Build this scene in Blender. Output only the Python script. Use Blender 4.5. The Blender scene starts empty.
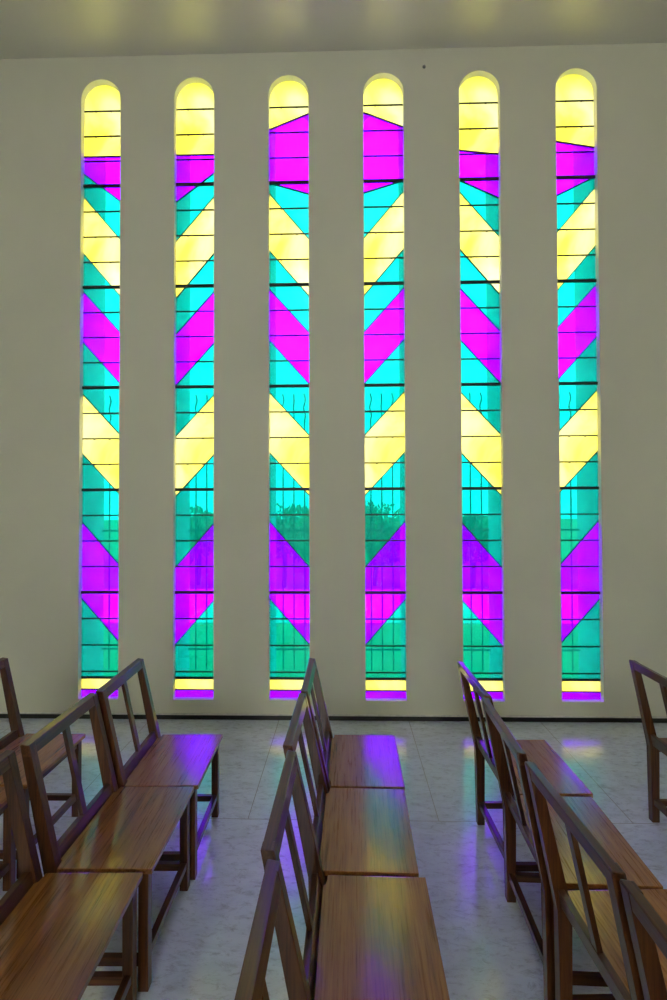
import bpy, bmesh, math, random
from mathutils import Vector, Matrix, Euler
random.seed(7)
scene = bpy.context.scene
COL = scene.collection

# ------------------------------------------------------------------ view
vs = scene.view_settings
vs.view_transform = 'Standard'; vs.look = 'None'; vs.gamma = 1.0
vs.use_curve_mapping = False
vs.exposure = -0.66

H = 1.6814                                   # eye height
F, YAW, PITCH, ROLL = 500.0, -.0237, .0169, -.003
def ray(u, v):
    u -= 333.5; v -= 500
    cr, sr = math.cos(ROLL), math.sin(ROLL)
    a = u*cr + v*sr; b = -u*sr + v*cr
    x = a/F; yy = 1.0; zz = -b/F
    cp, sp = math.cos(PITCH), math.sin(PITCH)
    y = yy*cp - zz*sp; z = yy*sp + zz*cp
    cy, sy = math.cos(YAW), math.sin(YAW)
    return Vector((x*cy + y*sy, -x*sy + y*cy, z))
fwd = ray(333.5, 500).normalized()
right = (ray(333.5+F, 500) - ray(333.5, 500)).normalized()
up = right.cross(fwd)
cam = bpy.data.cameras.new('camera'); camo = bpy.data.objects.new('camera', cam); COL.objects.link(camo)
cam.sensor_fit = 'VERTICAL'; cam.sensor_height = 36.0; cam.sensor_width = 24.0
cam.lens = F/1000*36
m = Matrix((right, up, -fwd)).transposed().to_4x4(); m.translation = (0, 0, H)
camo.matrix_world = m
cam.clip_start = .02
scene.camera = camo

# ------------------------------------------------------------------ material helpers
def mat(name):
    ma = bpy.data.materials.new(name); ma.use_nodes = True
    nt = ma.node_tree; nt.nodes.clear()
    out = nt.nodes.new('ShaderNodeOutputMaterial')
    return ma, nt, out
def N(nt, t, **kw):
    n = nt.nodes.new(t)
    for k, v in kw.items():
        if k in n.inputs: n.inputs[k].default_value = v
        else: setattr(n, k, v)
    return n
def L(nt, a, b): nt.links.new(a, b)
def c4(c): return (c[0], c[1], c[2], 1.0)
def ramp(nt, stops):
    r = nt.nodes.new('ShaderNodeValToRGB')
    e = r.color_ramp.elements
    while len(e) < len(stops): e.new(.5)
    for i, (p, c) in enumerate(stops): e[i].position = p; e[i].color = c4(c)
    return r
def principled(nt, out, **kw):
    p = nt.nodes.new('ShaderNodeBsdfPrincipled')
    for k, v in kw.items(): p.inputs[k].default_value = v
    L(nt, p.outputs[0], out.inputs['Surface'])
    return p

def plaster(name, col, var=.04, rough=.85, spec=.5, bump=.06):
    ma, nt, out = mat(name)
    p = principled(nt, out, Roughness=rough)
    p.inputs['Specular IOR Level'].default_value = spec
    tc = N(nt, 'ShaderNodeTexCoord')
    n1 = N(nt, 'ShaderNodeTexNoise', Scale=1.3, Detail=5.0); L(nt, tc.outputs['Object'], n1.inputs['Vector'])
    r = ramp(nt, [(.3, [x*(1-var) for x in col]), (.7, [min(1, x*(1+var)) for x in col])])
    L(nt, n1.outputs['Fac'], r.inputs[0]); L(nt, r.outputs[0], p.inputs['Base Color'])
    n2 = N(nt, 'ShaderNodeTexNoise', Scale=90.0, Detail=4.0); L(nt, tc.outputs['Object'], n2.inputs['Vector'])
    b = N(nt, 'ShaderNodeBump', Strength=bump, Distance=.01); L(nt, n2.outputs['Fac'], b.inputs['Height'])
    L(nt, b.outputs[0], p.inputs['Normal'])
    return ma
def simple(name, col, rough=.5, metal=0.0):
    ma, nt, out = mat(name)
    p = principled(nt, out, Roughness=rough, Metallic=metal)
    tc = N(nt, 'ShaderNodeTexCoord')
    n1 = N(nt, 'ShaderNodeTexNoise', Scale=25.0, Detail=3.0); L(nt, tc.outputs['Object'], n1.inputs['Vector'])
    r = ramp(nt, [(.3, [x*.85 for x in col]), (.7, [min(1, x*1.12) for x in col])])
    L(nt, n1.outputs['Fac'], r.inputs[0]); L(nt, r.outputs[0], p.inputs['Base Color'])
    return ma
def wood(name, axis, cols, rough=.3, coat=.5):
    """grain runs along the given local axis"""
    ma, nt, out = mat(name)
    p = principled(nt, out, Roughness=rough)
    p.inputs['Coat Weight'].default_value = coat; p.inputs['Coat Roughness'].default_value = .14; p.inputs['Coat IOR'].default_value = 1.62; p.inputs['Specular IOR Level'].default_value = .25
    tc = N(nt, 'ShaderNodeTexCoord'); oi = N(nt, 'ShaderNodeObjectInfo')
    vm = N(nt, 'ShaderNodeVectorMath', operation='MULTIPLY_ADD')
    L(nt, oi.outputs['Random'], vm.inputs[0]); vm.inputs[1].default_value = (13, 7, 9)
    L(nt, tc.outputs['Object'], vm.inputs[2])
    sc = [34, 34, 34]; sc[axis] = 2.0
    mp = N(nt, 'ShaderNodeMapping'); mp.inputs['Scale'].default_value = sc
    L(nt, vm.outputs[0], mp.inputs['Vector'])
    n1 = N(nt, 'ShaderNodeTexNoise', Scale=1.0, Detail=6.0, Roughness=.6, Distortion=.7); L(nt, mp.outputs[0], n1.inputs['Vector'])
    sc2 = [150, 150, 150]; sc2[axis] = 5
    mp2 = N(nt, 'ShaderNodeMapping'); mp2.inputs['Scale'].default_value = sc2
    L(nt, vm.outputs[0], mp2.inputs['Vector'])
    n2 = N(nt, 'ShaderNodeTexNoise', Scale=1.0, Detail=4.0, Roughness=.7); L(nt, mp2.outputs[0], n2.inputs['Vector'])
    mx = N(nt, 'ShaderNodeMix', data_type='FLOAT'); mx.inputs[0].default_value = .5
    L(nt, n1.outputs['Fac'], mx.inputs[2]); L(nt, n2.outputs['Fac'], mx.inputs[3])
    r = ramp(nt, [(.31, cols[0]), (.49, cols[1]), (.68, cols[2])])
    L(nt, mx.outputs[0], r.inputs[0])
    hs = N(nt, 'ShaderNodeHueSaturation')
    mr = N(nt, 'ShaderNodeMapRange'); mr.inputs[3].default_value = .8; mr.inputs[4].default_value = 1.2
    L(nt, oi.outputs['Random'], mr.inputs[0]); L(nt, mr.outputs[0], hs.inputs['Value'])
    L(nt, r.outputs[0], hs.inputs['Color']); L(nt, hs.outputs[0], p.inputs['Base Color'])
    rr = N(nt, 'ShaderNodeMapRange'); rr.inputs[1].default_value = .3; rr.inputs[2].default_value = .7
    rr.inputs[3].default_value = rough-.05; rr.inputs[4].default_value = rough+.14
    L(nt, n2.outputs['Fac'], rr.inputs[0]); L(nt, rr.outputs[0], p.inputs['Roughness'])
    b = N(nt, 'ShaderNodeBump', Strength=.12, Distance=.0012); L(nt, n2.outputs['Fac'], b.inputs['Height'])
    L(nt, b.outputs[0], p.inputs['Normal'])
    return ma

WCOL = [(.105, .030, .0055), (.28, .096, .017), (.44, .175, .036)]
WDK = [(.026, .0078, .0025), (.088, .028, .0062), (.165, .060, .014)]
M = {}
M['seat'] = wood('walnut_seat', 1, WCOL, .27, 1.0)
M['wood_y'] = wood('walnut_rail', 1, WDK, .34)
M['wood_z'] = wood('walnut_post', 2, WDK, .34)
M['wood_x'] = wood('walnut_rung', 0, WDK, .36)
M['wall'] = plaster('limewashed_plaster', (.77, .75, .575))
M['ceil'] = plaster('satin_ceiling_paint', (.72, .70, .58), .03, .36, .75, .02)
_c = M['ceil'].node_tree.nodes['Principled BSDF']; _c.inputs['Coat Weight'].default_value = 1.0; _c.inputs['Coat Roughness'].default_value = .29
M['reveal'] = plaster('white_stone', (.92, .92, .90))
M['base'] = simple('black_base', (.012, .011, .009), .4)
M['bead'] = simple('pale_bead', (.72, .69, .60), .5)
M['lead'] = simple('lead_came', (.02, .022, .022), .5, .3)
M['iron'] = simple('painted_iron', (.02, .024, .026), .6, .2)
M['bark'] = simple('bark', (.09, .06, .04), .9)
M['gravel'] = simple('pale_gravel', (.75, .73, .68), .95)
M['lawn'] = simple('lawn', (.16, .34, .13), .95)
M['roof'] = simple('screw_steel', (.36, .35, .31), .5, .2)

def marble():
    ma, nt, out = mat('white_marble')
    p = principled(nt, out, Roughness=.23)
    p.inputs['Coat Weight'].default_value = .7; p.inputs['Coat Roughness'].default_value = .16
    tc = N(nt, 'ShaderNodeTexCoord')
    mp = N(nt, 'ShaderNodeMapping'); mp.inputs['Rotation'].default_value = (0, 0, .7); mp.inputs['Scale'].default_value = (1, 2.2, 1)
    L(nt, tc.outputs['Object'], mp.inputs['Vector'])
    n1 = N(nt, 'ShaderNodeTexNoise', Scale=2.4, Detail=8.0, Roughness=.68, Distortion=1.6); L(nt, mp.outputs[0], n1.inputs['Vector'])
    r1 = ramp(nt, [(.30, (.60, .68, .76)), (.5, (.73, .81, .91)), (.70, (.80, .88, .97))])
    L(nt, n1.outputs['Fac'], r1.inputs[0])
    n2 = N(nt, 'ShaderNodeTexNoise', Scale=15.0, Detail=9.0, Roughness=.8, Distortion=.5); L(nt, mp.outputs[0], n2.inputs['Vector'])
    r2 = ramp(nt, [(.34, (.50, .50, .52)), (.50, (1, 1, 1)), (1, (1, 1, 1))])
    L(nt, n2.outputs['Fac'], r2.inputs[0])
    mu = N(nt, 'ShaderNodeMix', data_type='RGBA', blend_type='MULTIPLY'); mu.inputs[0].default_value = .8
    L(nt, r1.outputs[0], mu.inputs[6]); L(nt, r2.outputs[0], mu.inputs[7])
    mp3 = N(nt, 'ShaderNodeMapping'); mp3.inputs['Location'].default_value = (.07, -2.727, 0)
    L(nt, tc.outputs['Object'], mp3.inputs['Vector'])
    br = N(nt, 'ShaderNodeTexBrick', offset=0.45, squash=1.0)
    for k, v in {'Scale': 1.0, 'Brick Width': 1.03, 'Row Height': 1.27, 'Mortar Size': .002, 'Mortar Smooth': .0}.items(): br.inputs[k].default_value = v
    L(nt, mp3.outputs[0], br.inputs['Vector'])
    mx = N(nt, 'ShaderNodeMix', data_type='RGBA'); L(nt, br.outputs['Fac'], mx.inputs[0])
    L(nt, mu.outputs[2], mx.inputs[6]); mx.inputs[7].default_value = (.36, .37, .37, 1)
    L(nt, mx.outputs[2], p.inputs['Base Color'])
    rr = N(nt, 'ShaderNodeMapRange'); rr.inputs[3].default_value = .13; rr.inputs[4].default_value = .24
    L(nt, n2.outputs['Fac'], rr.inputs[0]); L(nt, rr.outputs[0], p.inputs['Roughness'])
    return ma
M['floor'] = marble()

def stained(name, col, col2, trl, scale=6.0):
    """coloured sheet: light passes straight through and is partly scattered; two faces, so the colour is rooted"""
    ma, nt, out = mat(name)
    tc = N(nt, 'ShaderNodeTexCoord')
    n1 = N(nt, 'ShaderNodeTexNoise', Scale=scale, Detail=4.0, Distortion=.6); L(nt, tc.outputs['Object'], n1.inputs['Vector'])
    r = ramp(nt, [(.35, [math.sqrt(x) for x in col]), (.65, [math.sqrt(x) for x in col2])])
    L(nt, n1.outputs['Fac'], r.inputs[0])
    t = N(nt, 'ShaderNodeBsdfTransparent'); L(nt, r.outputs[0], t.inputs[0])
    d = N(nt, 'ShaderNodeBsdfTranslucent'); L(nt, r.outputs[0], d.inputs[0])
    mx = N(nt, 'ShaderNodeMixShader'); mx.inputs[0].default_value = trl
    L(nt, t.outputs[0], mx.inputs[1]); L(nt, d.outputs[0], mx.inputs[2])
    g = N(nt, 'ShaderNodeBsdfGlossy', Roughness=.04); g.inputs[0].default_value = (1, 1, 1, 1)
    fr = N(nt, 'ShaderNodeFresnel', IOR=1.45)
    m2 = N(nt, 'ShaderNodeMixShader')
    L(nt, fr.outputs[0], m2.inputs[0]); L(nt, mx.outputs[0], m2.inputs[1]); L(nt, g.outputs[0], m2.inputs[2])
    L(nt, m2.outputs[0], out.inputs['Surface'])
    return ma
M['yellow'] = stained('yellow_glass', (.82, .64, .050), (.90, .75, .34), .90, 2.6)
M['violet'] = stained('violet_glass', (.165, .0003, .95), (.23, .0004, 1.0), .24)
M['teal'] = stained('teal_glass', (.0003, .150, .124), (.0005, .180, .148), .20)
GL = {'y': 0, 'v': 1, 't': 2}

# ------------------------------------------------------------------ mesh helpers
def obj(name, bm, mats, parent=None, loc=None, smooth=False):
    bmesh.ops.recalc_face_normals(bm, faces=bm.faces[:])
    me = bpy.data.meshes.new(name); bm.to_mesh(me); bm.free()
    if smooth:
        for f in me.polygons: f.use_smooth = True
    for x in (mats if isinstance(mats, (list, tuple)) else [mats]): me.materials.append(x)
    o = bpy.data.objects.new(name, me); COL.objects.link(o)
    if parent: o.parent = parent
    if loc: o.location = loc
    return o
def box(bm, x0, x1, y0, y1, z0, z1, mi=0):
    v = [bm.verts.new(p) for p in [(x0,y0,z0),(x1,y0,z0),(x1,y1,z0),(x0,y1,z0),(x0,y0,z1),(x1,y0,z1),(x1,y1,z1),(x0,y1,z1)]]
    fs = [bm.faces.new([v[i] for i in q]) for q in [(0,3,2,1),(4,5,6,7),(0,1,5,4),(1,2,6,5),(2,3,7,6),(3,0,4,7)]]
    for f in fs: f.material_index = mi
    return v
def bevel(bm, w=.003, seg=2):
    bmesh.ops.bevel(bm, geom=bm.edges[:], offset=w, segments=seg, affect='EDGES', profile=.7)
def prism(bm, pts, a0, a1, to3, mi=0):
    """extrude a polygon pts (p,q) between a0 and a1; to3(p,q,a) gives the point"""
    A = [bm.verts.new(to3(p, q, a0)) for p, q in pts]; B = [bm.verts.new(to3(p, q, a1)) for p, q in pts]
    n = len(pts); fs = [bm.faces.new(A[::-1]), bm.faces.new(B)]
    for i in range(n): fs.append(bm.faces.new([A[i], A[(i+1) % n], B[(i+1) % n], B[i]]))
    for f in fs: f.material_index = mi
def tube(bm, pts, r, n=8):
    rings = []
    for i, p in enumerate(pts):
        p = Vector(p); a = Vector(pts[max(i-1, 0)]); b = Vector(pts[min(i+1, len(pts)-1)])
        d = (b-a).normalized(); s = d.cross(Vector((.31, .9, .2))).normalized(); t = d.cross(s)
        rings.append([bm.verts.new(p + (s*math.cos(k*2*math.pi/n) + t*math.sin(k*2*math.pi/n))*r) for k in range(n)])
    for A, B in zip(rings, rings[1:]):
        for k in range(n): bm.faces.new([A[k], A[(k+1) % n], B[(k+1) % n], B[k]])
    bm.faces.new(rings[0][::-1]); bm.faces.new(rings[-1])
def tag(o, label=None, cat=None, group=None, kind=None):
    if label: o['label'] = label
    if cat: o['category'] = cat
    if group: o['group'] = group
    if kind: o['kind'] = kind
    return o
def empty(name, loc, rz=0):
    o = bpy.data.objects.new(name, None); COL.objects.link(o); o.location = loc; o.rotation_euler = (0, 0, rz)
    o.empty_display_size = .1
    return o
def bar(name, x0, x1, y0, y1, z0, z1, ma, parent=None, bw=.002):
    bm = bmesh.new(); box(bm, x0, x1, y0, y1, z0, z1)
    if bw: bevel(bm, bw)
    return obj(name, bm, ma, parent)

# ------------------------------------------------------------------ the room
D = 4.0                                       # the window wall's inner face
X0, P, W, ZB, ZT, ZC = -1.994, .7711, .3248, .1544, 5.2089, 5.398
DEEP = .42                                    # wall thickness
XL, XR, YB = -4.6, 4.6, -5.0
R = W/2
def arch(cx, r, zb, zt, n=20):
    zs = zt - r
    pts = [(cx-r, zb), (cx+r, zb), (cx+r, zs)]
    for i in range(1, n): a = math.pi*i/n; pts.append((cx + r*math.cos(a), zs + r*math.sin(a)))
    pts.append((cx-r, zs))
    return pts
def holed_wall(name, outer, holes, depth):
    """a slab in local XY (x right, y up) with openings, depth along local z"""
    cu = bpy.data.curves.new(name, 'CURVE'); cu.dimensions = '2D'; cu.fill_mode = 'BOTH'; cu.extrude = depth/2
    for pts in [outer] + holes:
        s = cu.splines.new('POLY'); s.points.add(len(pts)-1)
        for q, (a, b) in zip(s.points, pts): q.co = (a, b, 0, 1)
        s.use_cyclic_u = True
    tmp = bpy.data.objects.new('tmp', cu); COL.objects.link(tmp)
    dg = bpy.context.evaluated_depsgraph_get(); dg.update()
    me = bpy.data.meshes.new_from_object(tmp.evaluated_get(dg))
    bpy.data.objects.remove(tmp); bpy.data.curves.remove(cu)
    me.name = name; me.materials.clear()
    return me
cxs = [X0 + P*i for i in range(6)]
me = holed_wall('wall_front', [(XL, -.3), (XR, -.3), (XR, ZC+.3), (XL, ZC+.3)], [arch(c, R, ZB, ZT) for c in cxs], DEEP)
me.transform(Matrix.Rotation(math.pi/2, 4, 'X')); me.transform(Matrix.Translation((0, D+DEEP/2, 0)))
me.materials.append(M['wall']); me.materials.append(M['reveal'])
for f in me.polygons:
    f.material_index = 1 if abs(f.normal.y) < .5 and abs(f.center.x) < XR-.01 and 0 < f.center.z < ZT+.01 else 0
wf = bpy.data.objects.new('wall_front', me); COL.objects.link(wf); tag(wf, kind='structure')

tag(bar('floor', XL, XR, YB, D, -.2, 0, M['floor'], bw=0), kind='structure')
tag(bar('ceiling', XL, XR, YB, D, ZC, ZC+.25, M['ceil'], bw=0), kind='structure')
tag(bar('wall_left', XL-.25, XL, YB, D, -.2, ZC+.25, M['wall'], bw=0), kind='structure')
tag(bar('wall_right', XR, XR+.25, YB, D, -.2, ZC+.25, M['wall'], bw=0), kind='structure')
# rear wall with an added, unseen window for soft fill from behind the camera
rear = [(-.26, .9)]
me = holed_wall('wall_back', [(XL-.25, -.2), (XR+.25, -.2), (XR+.25, ZC+.25), (XL-.25, ZC+.25)],
                [[(c-.6, b), (c+.6, b), (c+.6, 4.3), (c-.6, 4.3)] for c, b in rear], .3)
me.transform(Matrix.Rotation(math.pi/2, 4, 'X')); me.transform(Matrix.Translation((0, YB-.15, 0)))
me.materials.append(M['wall'])
wb = bpy.data.objects.new('wall_back', me); COL.objects.link(wb); tag(wb, kind='structure')
for i, (c, b) in enumerate(rear):
    fr = bmesh.new()
    for x in (c-.6, c-.02, c+.56): box(fr, x, x+.04, YB-.2, YB-.14, b, 4.3)
    for z in (b, 2.0, 3.1, 4.26): box(fr, c-.6, c+.6, YB-.2, YB-.14, z, z+.04)
    tag(obj('window_%d' % (7+i), fr, M['bead']), kind='structure')  # frame of the added rear window
    la = bpy.data.lights.new('window_daylight', 'AREA'); la.shape = 'RECTANGLE'; la.size = 1.15; la.size_y = 3.2
    la.energy = 2.5; la.color = (1.0, .93, .80)  # added area lamp in the opening, fills the room from behind
    lo = bpy.data.objects.new('window_daylight', la); COL.objects.link(lo)
    lo.location = (c, YB-.02, (b+4.3)/2); lo.rotation_euler = (math.pi/2, 0, 0)

# baseboard: a black strip with a pale bead above it
tag(bar('baseboard_front', XL, XR, D-.008, D, 0, .036, M['base'], bw=.001), kind='structure')
tag(bar('trim_1', XL, XR, D-.012, D, .036, .047, M['bead'], bw=.003), kind='structure')

# ------------------------------------------------------------------ the six stained windows
GY0, GY1 = D+.052, D+.058
BIG = [4.352, 3.509, 2.679, 1.839, 1.004]
def side(lz, rz, flip): return (rz, lz) if flip else (lz, rz)
def slab(left, right, flip):
    """left=(top,bottom) heights at the left edge, right likewise"""
    return (right, left) if flip else (left, right)
caps = [((4.604, 4.604), (4.604, 4.21), 0), ((4.604, 4.604), (4.604, 4.21), 1),
        ((4.80, 4.50), (4.93, 4.26), 0), ((4.80, 4.50), (4.93, 4.26), 1),
        ((4.60, 4.50), (4.56, 4.20), 0), ((4.60, 4.50), (4.66, 4.20), 1)]
for i, cx in enumerate(cxs):
    win = empty('window_%d' % (i+1), (cx, D+.055, ZB)); tag(win, kind='structure')
    flip = i % 2 == 1
    rg = R + .004
    # straight slanted bands of colour, from the top down; each is (colour, heights at left edge, heights at right edge)
    (cl, cr_, _) = caps[i]
    bands = [('v', (cl[0], cl[1]-.14), cr_),
             ('y', (4.27, 3.80), (3.88, 3.41)),
             ('v', (3.48, 3.06), (3.11, 2.69)),
             ('y', (2.63, 2.14), (2.27, 1.78)),
             ('v', (1.58, .955), (1.20, .575))]
    segs = []; lt, rt = ZT, ZT
    prevL, prevR = cl[0], cr_[0]
    segs.append(('cap', None, None))
    cuts = []
    for ci, (l0, l1), (r0, r1) in bands:
        if abs(l0-prevL) > .001 or abs(r0-prevR) > .001: segs.append(('t', (prevL, l0), (prevR, r0)))
        segs.append((ci, (l0, l1), (r0, r1))); prevL, prevR = l1, r1
    segs.append(('t', (prevL, .305), (prevR, .305)))
    segs.append(('y', (.305, .215), (.305, .215)))
    segs.append(('v', (.215, ZB-.01), (.215, ZB-.01)))
    g = bmesh.new(); cm = bmesh.new()
    to3 = lambda p, q, a: (p, a - (D+.055), q - ZB)
    for ci, lz, rz in segs:
        if ci == 'cap':
            ll, rr_ = side(cl[0], cr_[0], flip)
            pts = [(-rg, ll), (rg, rr_)]
            zs = ZT + .004 - rg
            pts += [(rg*math.cos(math.pi*k/24), zs + rg*math.sin(math.pi*k/24)) for k in range(25)]
            prism(g, pts, GY0, GY1, to3, GL['y'])
        else:
            lz, rz = slab(lz, rz, flip)
            prism(g, [(-rg, lz[1]), (rg, rz[1]), (rg, rz[0]), (-rg, lz[0])], GY0, GY1, to3, GL[ci])
            t = .0042                                                    # the lead along the band's upper edge
            prism(cm, [(-rg, lz[0]-t), (rg, rz[0]-t), (rg, rz[0]+t), (-rg, lz[0]+t)], GY0-.004, GY1+.004, to3)
    obj('stained_glass', g, [M['yellow'], M['violet'], M['teal']], win)
    obj('lead_line', cm, M['lead'], win)
    zs = []
    z = BIG[0] + .2085*3
    while z > ZB+.25: zs.append(z); z -= .2085
    zs = [4.983, 4.772, 4.562]
    for a, b in zip(BIG, BIG[1:]): zs += [a + (b-a)*k/4 for k in (1, 2, 3)]
    zs += [.79, .575, .361, .3165]
    for z in zs:
        bm = bmesh.new(); box(bm, -R, R, -.009, -.003, z-ZB-.0055, z-ZB+.0055)
        for sx in (-.28, .28): box(bm, sx*R*1.4-.006, sx*R*1.4+.006, -.012, -.003, z-ZB-.009, z-ZB+.004)
        obj('glazing_bar', bm, M['lead'], win)
    for z in BIG:
        bm = bmesh.new(); box(bm, -R, R, -.02, -.003, z-ZB-.012, z-ZB+.012); bevel(bm, .002)
        obj('saddle_bar', bm, M['lead'], win)

# iron grilles outside, near the outer face of the wall
place = ['leftmost', 'second from the left', 'third from the left', 'third from the right', 'second from the right', 'rightmost']
for i, cx in enumerate(cxs):
    gr = empty('window_grille', (cx, D+.385, ZB))
    tag(gr, 'dark iron grille outside the %s stained window, seen through its lower half' % place[i], 'grille', 'iron grilles outside the windows')
    for x in (-.095, 0, .095):
        bm = bmesh.new(); z1 = 2.69-ZB
        pts = [(x, 0, .27-ZB), (x, 0, 2.46-ZB)] + [(x + .008*math.sin(k*1.0)*(1 if x else .3), .0, 2.46-ZB + (z1-2.46+ZB)*k/10) for k in range(1, 11)]
        tube(bm, pts, .006, 8); obj('upright', bm, M['iron'], gr, smooth=True)
    for z in (2.53, 1.49, .45):
        bm = bmesh.new(); box(bm, -R, R, -.004, .004, z-ZB-.008, z-ZB+.008); obj('cross_bar', bm, M['iron'], gr)

bm = bmesh.new(); bmesh.ops.create_cone(bm, cap_ends=True, segments=16, radius1=.013, radius2=.010, depth=.012)
bmesh.ops.rotate(bm, verts=bm.verts, matrix=Matrix.Rotation(math.pi/2, 3, 'X'))
tag(obj('wall_plug', bm, M['roof'], loc=(.648, D-.005, 5.248)), 'small grey round plug in the wall just under the ceiling', 'plug')

# ------------------------------------------------------------------ chairs
# local frame: x forward (the way one sits), y along the row, z up; origin between the rear feet
SEAT_Z, TOP_Z = .431, .852
HB, HS = .249, .257                           # half the back, half the seat
def leanx(z): return 0 if z < .40 else -.098*(z-.40)/(TOP_Z-.40)
def post_profile(w):
    zs = [0, .40, TOP_Z]
    ws = [.019*w, .0225*w, .0165*w]
    return [(leanx(z)+q, z) for z, q in zip(zs, ws)] + [(leanx(z)-q, z) for z, q in list(zip(zs, ws))[::-1]]
def make_chair():
    c = empty('wooden_chair', (0, 0, 0))
    # seat board notched round the rear posts
    bm = bmesh.new()
    nx, ny, xr = .0235, HB-.037, .010
    pts = [(xr, -ny), (nx, -ny), (nx, -HS), (.356, -HS), (.356, HS), (nx, HS), (nx, ny), (xr, ny)]
    prism(bm, pts, SEAT_Z-.019, SEAT_Z, lambda p, q, a: (p, q, a)); bevel(bm, .003)
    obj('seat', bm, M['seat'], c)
    for s in (-1, 1):
        y0, y1 = sorted((s*HB, s*(HB-.036)))
        bm = bmesh.new(); prism(bm, post_profile(1), y0, y1, lambda p, q, a: (p, a, q)); bevel(bm, .003)
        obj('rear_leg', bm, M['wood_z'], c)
        y0, y1 = sorted((s*(HB-.002), s*(HB-.038)))
        bar('front_leg', .304, .340, y0, y1, 0, SEAT_Z-.019, M['wood_z'], c, .003)
    def rail(name, z0, z1, t, yh, off=0.0, ma='wood_y'):
        bm = bmesh.new()
        p = [(leanx(z0)+off-t/2, z0), (leanx(z0)+off+t/2, z0), (leanx(z1)+off+t/2, z1), (leanx(z1)+off-t/2, z1)]
        prism(bm, p, -yh, yh, lambda a, b, y: (a, y, b)); bevel(bm, .003)
        return obj(name, bm, M[ma], c)
    rail('lower_rail', .408, .468, .022, HB-.036, 0.0)
    bm = bmesh.new()
    p = [(leanx(.811)-.0155, .811), (leanx(.811)+.0155, .811), (leanx(TOP_Z)+.0145, TOP_Z-.001), (leanx(TOP_Z)-.0145, TOP_Z+.004)]
    prism(bm, p, -HB-.001, HB+.001, lambda a, b, y: (a, y, b)); bevel(bm, .004)
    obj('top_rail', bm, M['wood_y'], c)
    bm = bmesh.new()
    z0, z1, t = .466, .812, .008
    p = [(leanx(z0)-t, z0), (leanx(z0)+t, z0), (leanx(z1)+t, z1), (leanx(z1)-t, z1)]
    prism(bm, p, -.016, .016, lambda a, b, y: (a, y, b)); bevel(bm, .002)
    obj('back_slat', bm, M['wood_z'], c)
    # rails under the seat and rungs between the legs
    bar('seat_rail', .309, .331, -HB+.038, HB-.038, .372, SEAT_Z-.019, M['wood_y'], c)
    for s in (-1, 1):
        bar('seat_rail', .02, .306, *sorted((s*(HB-.010), s*(HB-.030))), .372, SEAT_Z-.019, M['wood_x'], c)
        bar('rung', .017, .306, *sorted((s*(HB-.008), s*(HB-.030))), .082, .112, M['wood_x'], c)
    bar('rung', .311, .335, -HB+.036, HB-.036, .094, .124, M['wood_y'], c)
    bar('rung', -.011, .013, -HB+.034, HB-.034, .094, .124, M['wood_y'], c)
    return c
def children(o): return [x for x in bpy.data.objects if x.parent == o]
def copy_tree(o, parent=None):
    c = o.copy(); COL.objects.link(c)
    if parent: c.parent = parent
    for ch in children(o):
        if ch is not c: copy_tree(ch, c)
    return c
G_L, G_M, G_R = 'chairs of the left row', 'chairs of the middle row', 'chairs of the right row'
spots = [  # front edge x, centre y, turn, label, group
 (.265, 2.527, -.008, 'dark wooden chair of the middle row nearest the windows, violet sheen on its seat', G_M),
 (.253, 1.997, -.021, 'dark wooden chair second from the windows in the middle row, gold sheen on seat', G_M),
 (.264, 1.466, -.012, 'dark wooden chair third from the windows in the middle row, seat cut by frame', G_M),
 (.279, .936, -.010, 'dark wooden chair nearest the camera in the middle row, only its back in view', G_M),
 (-.677, 2.525, .030, 'dark wooden chair under the two leftmost windows, violet sheen on its seat', G_L),
 (-.680, 2.000, .015, 'dark wooden chair second from the windows in the left row, whole back in view', G_L),
 (-.694, 1.470, .027, 'dark wooden chair in the lower left corner, large brown seat with a yellow sheen', G_L),
 (-1.450, 2.515, .0, 'dark wooden chair at the left frame edge, the one nearest the windows', 'chairs at the left frame edge'),
 (-1.462, 1.985, .01, 'dark wooden chair at the left frame edge, mostly hidden behind the lower left backs', 'chairs at the left frame edge'),
 (1.074, 2.490, .018, 'dark wooden chair of the right row nearest the windows, foremost seat dark and reddish', G_R),
 (1.052, 1.952, -.030, 'dark wooden chair second from the windows in the right row, seen through its open back', G_R),
 (1.060, 1.430, .040, 'dark wooden chair third from the windows in the right row, long slanting top rail', G_R),
 (1.076, .893, .0, 'dark wooden chair in the lower right corner, its back cut by the frame', G_R),
 (2.008, 2.522, .0, 'dark wooden chair alone at the right frame edge, one rear leg standing on pale marble', None),
]
proto = make_chair()
for i, (fx, yc, th, lab, grp) in enumerate(spots):
    o = proto if i == 0 else copy_tree(proto)
    o.location = (fx - .356*math.cos(th), yc - .356*math.sin(th), 0); o.rotation_euler = (0, 0, th)
    if i and 'group' in o: del o['group']
    tag(o, lab, 'chair', grp)

# ------------------------------------------------------------------ outdoors, seen through the glass
tag(bar('ground_lawn', -16, 16, D+DEEP, 8.6, -.45, -.30, M['lawn'], bw=0), kind='structure')
tag(bar('ground_path', -16, 16, 8.6, 12.2, -.45, -.28, M['gravel'], bw=0), kind='structure')
tag(bar('ground_field', -70, 70, 12.2, 90, -.45, -.30, M['lawn'], bw=0), kind='structure')
def foliage_mat():
    ma, nt, out = mat('leaves')
    p = principled(nt, out, Roughness=.6)
    oi = N(nt, 'ShaderNodeObjectInfo'); tc = N(nt, 'ShaderNodeTexCoord')
    n1 = N(nt, 'ShaderNodeTexNoise', Scale=4.0); L(nt, tc.outputs['Object'], n1.inputs['Vector'])
    r = ramp(nt, [(.3, (.08, .17, .06)), (.7, (.30, .50, .20))]); L(nt, n1.outputs['Fac'], r.inputs[0])
    L(nt, r.outputs[0], p.inputs['Base Color'])
    return ma
M['leaf'] = foliage_mat()
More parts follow.
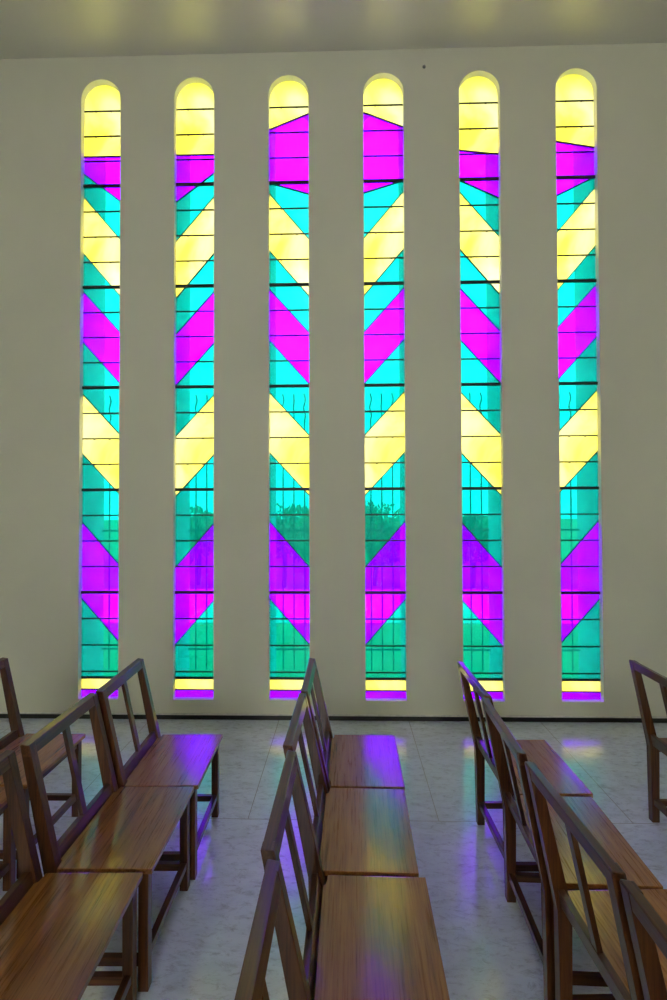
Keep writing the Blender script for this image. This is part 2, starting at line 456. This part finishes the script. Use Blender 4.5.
def bush(x, y, h, w, label, n=2200):
    root = empty('garden_shrub', (x, y, -.30)); tag(root, label, 'shrub', 'shrubs in the garden beyond the windows')
    bm = bmesh.new(); tube(bm, [(0, 0, -.1), (.03, 0, h*.3), (0, .02, h*.62)], .06, 8); obj('trunk', bm, M['bark'], root, smooth=True)
    bm = bmesh.new(); rnd = random.Random(int(x*100+y*7))
    lobes = [(rnd.uniform(-.5, .5)*w, rnd.uniform(-.3, .3)*w, h*rnd.uniform(.38, .78), rnd.uniform(.28, .42)) for _ in range(9)]
    for _ in range(n):
        lx, ly, lz, lr = rnd.choice(lobes)
        d = Vector((rnd.gauss(0, 1), rnd.gauss(0, 1), rnd.gauss(0, 1))).normalized()*lr*rnd.uniform(.5, 1.0)**.5
        p = Vector((lx, ly, lz)) + Vector((d.x*w*.9, d.y*w*.9, d.z*h*.62))
        if p.z < .05: continue
        e = Euler((rnd.uniform(0, 6), rnd.uniform(0, 6), rnd.uniform(0, 6))).to_matrix()
        s = rnd.uniform(.06, .12)
        q = [p + e @ Vector(v)*s for v in ((-1, 0, 0), (0, -.45, .1), (1, 0, 0), (0, .45, .1))]
        bm.faces.new([bm.verts.new(v) for v in q])
    obj('foliage', bm, M['leaf'], root)
bush(-1.55, 12.6, 2.15, 1.5, 'leafy garden shrub seen through the third window from the left')
bush(.75, 12.9, 2.35, 1.6, 'leafy garden shrub seen through the third window from the right')
bush(3.15, 12.5, 2.0, 1.3, 'leafy garden shrub seen through the left half of the second window from the right')
bush(-3.85, 13.0, 2.2, 1.4, 'leafy garden shrub seen through the right half of the second window from the left')
bush(-.1, 19.0, 2.5, 2.4, 'broad shrub standing farther off, behind the wall between the two middle windows')

# ------------------------------------------------------------------ sun over the garden, and the sky
sl = bpy.data.lights.new('sun', 'SUN'); sl.energy = 16; sl.angle = .03; sl.color = (1, .93, .80)
so = bpy.data.objects.new('sun', sl); COL.objects.link(so); so.location = (-20, 10, 30)
so.rotation_euler = Vector((.62, .10, -.78)).to_track_quat('-Z', 'Y').to_euler()
w = bpy.data.worlds.new('sky'); scene.world = w; w.use_nodes = True
nt = w.node_tree; nt.nodes.clear()
out = nt.nodes.new('ShaderNodeOutputWorld'); bg = nt.nodes.new('ShaderNodeBackground'); L(nt, bg.outputs[0], out.inputs[0])
tc = N(nt, 'ShaderNodeTexCoord'); sx = N(nt, 'ShaderNodeSeparateXYZ'); L(nt, tc.outputs['Generated'], sx.inputs[0])
r = ramp(nt, [(.0, (.95, .97, 1.0)), (.25, (.90, .96, 1.0)), (.8, (.72, .86, 1.0))]); L(nt, sx.outputs['Z'], r.inputs[0])
n1 = N(nt, 'ShaderNodeTexNoise', Scale=2.5, Detail=5.0); L(nt, tc.outputs['Generated'], n1.inputs['Vector'])
mx = N(nt, 'ShaderNodeMix', data_type='RGBA'); mx.inputs[7].default_value = (1, 1, 1, 1)
L(nt, n1.outputs['Fac'], mx.inputs[0]); L(nt, r.outputs[0], mx.inputs[6]); L(nt, mx.outputs[2], bg.inputs[0])
bg.inputs[1].default_value = 18.0
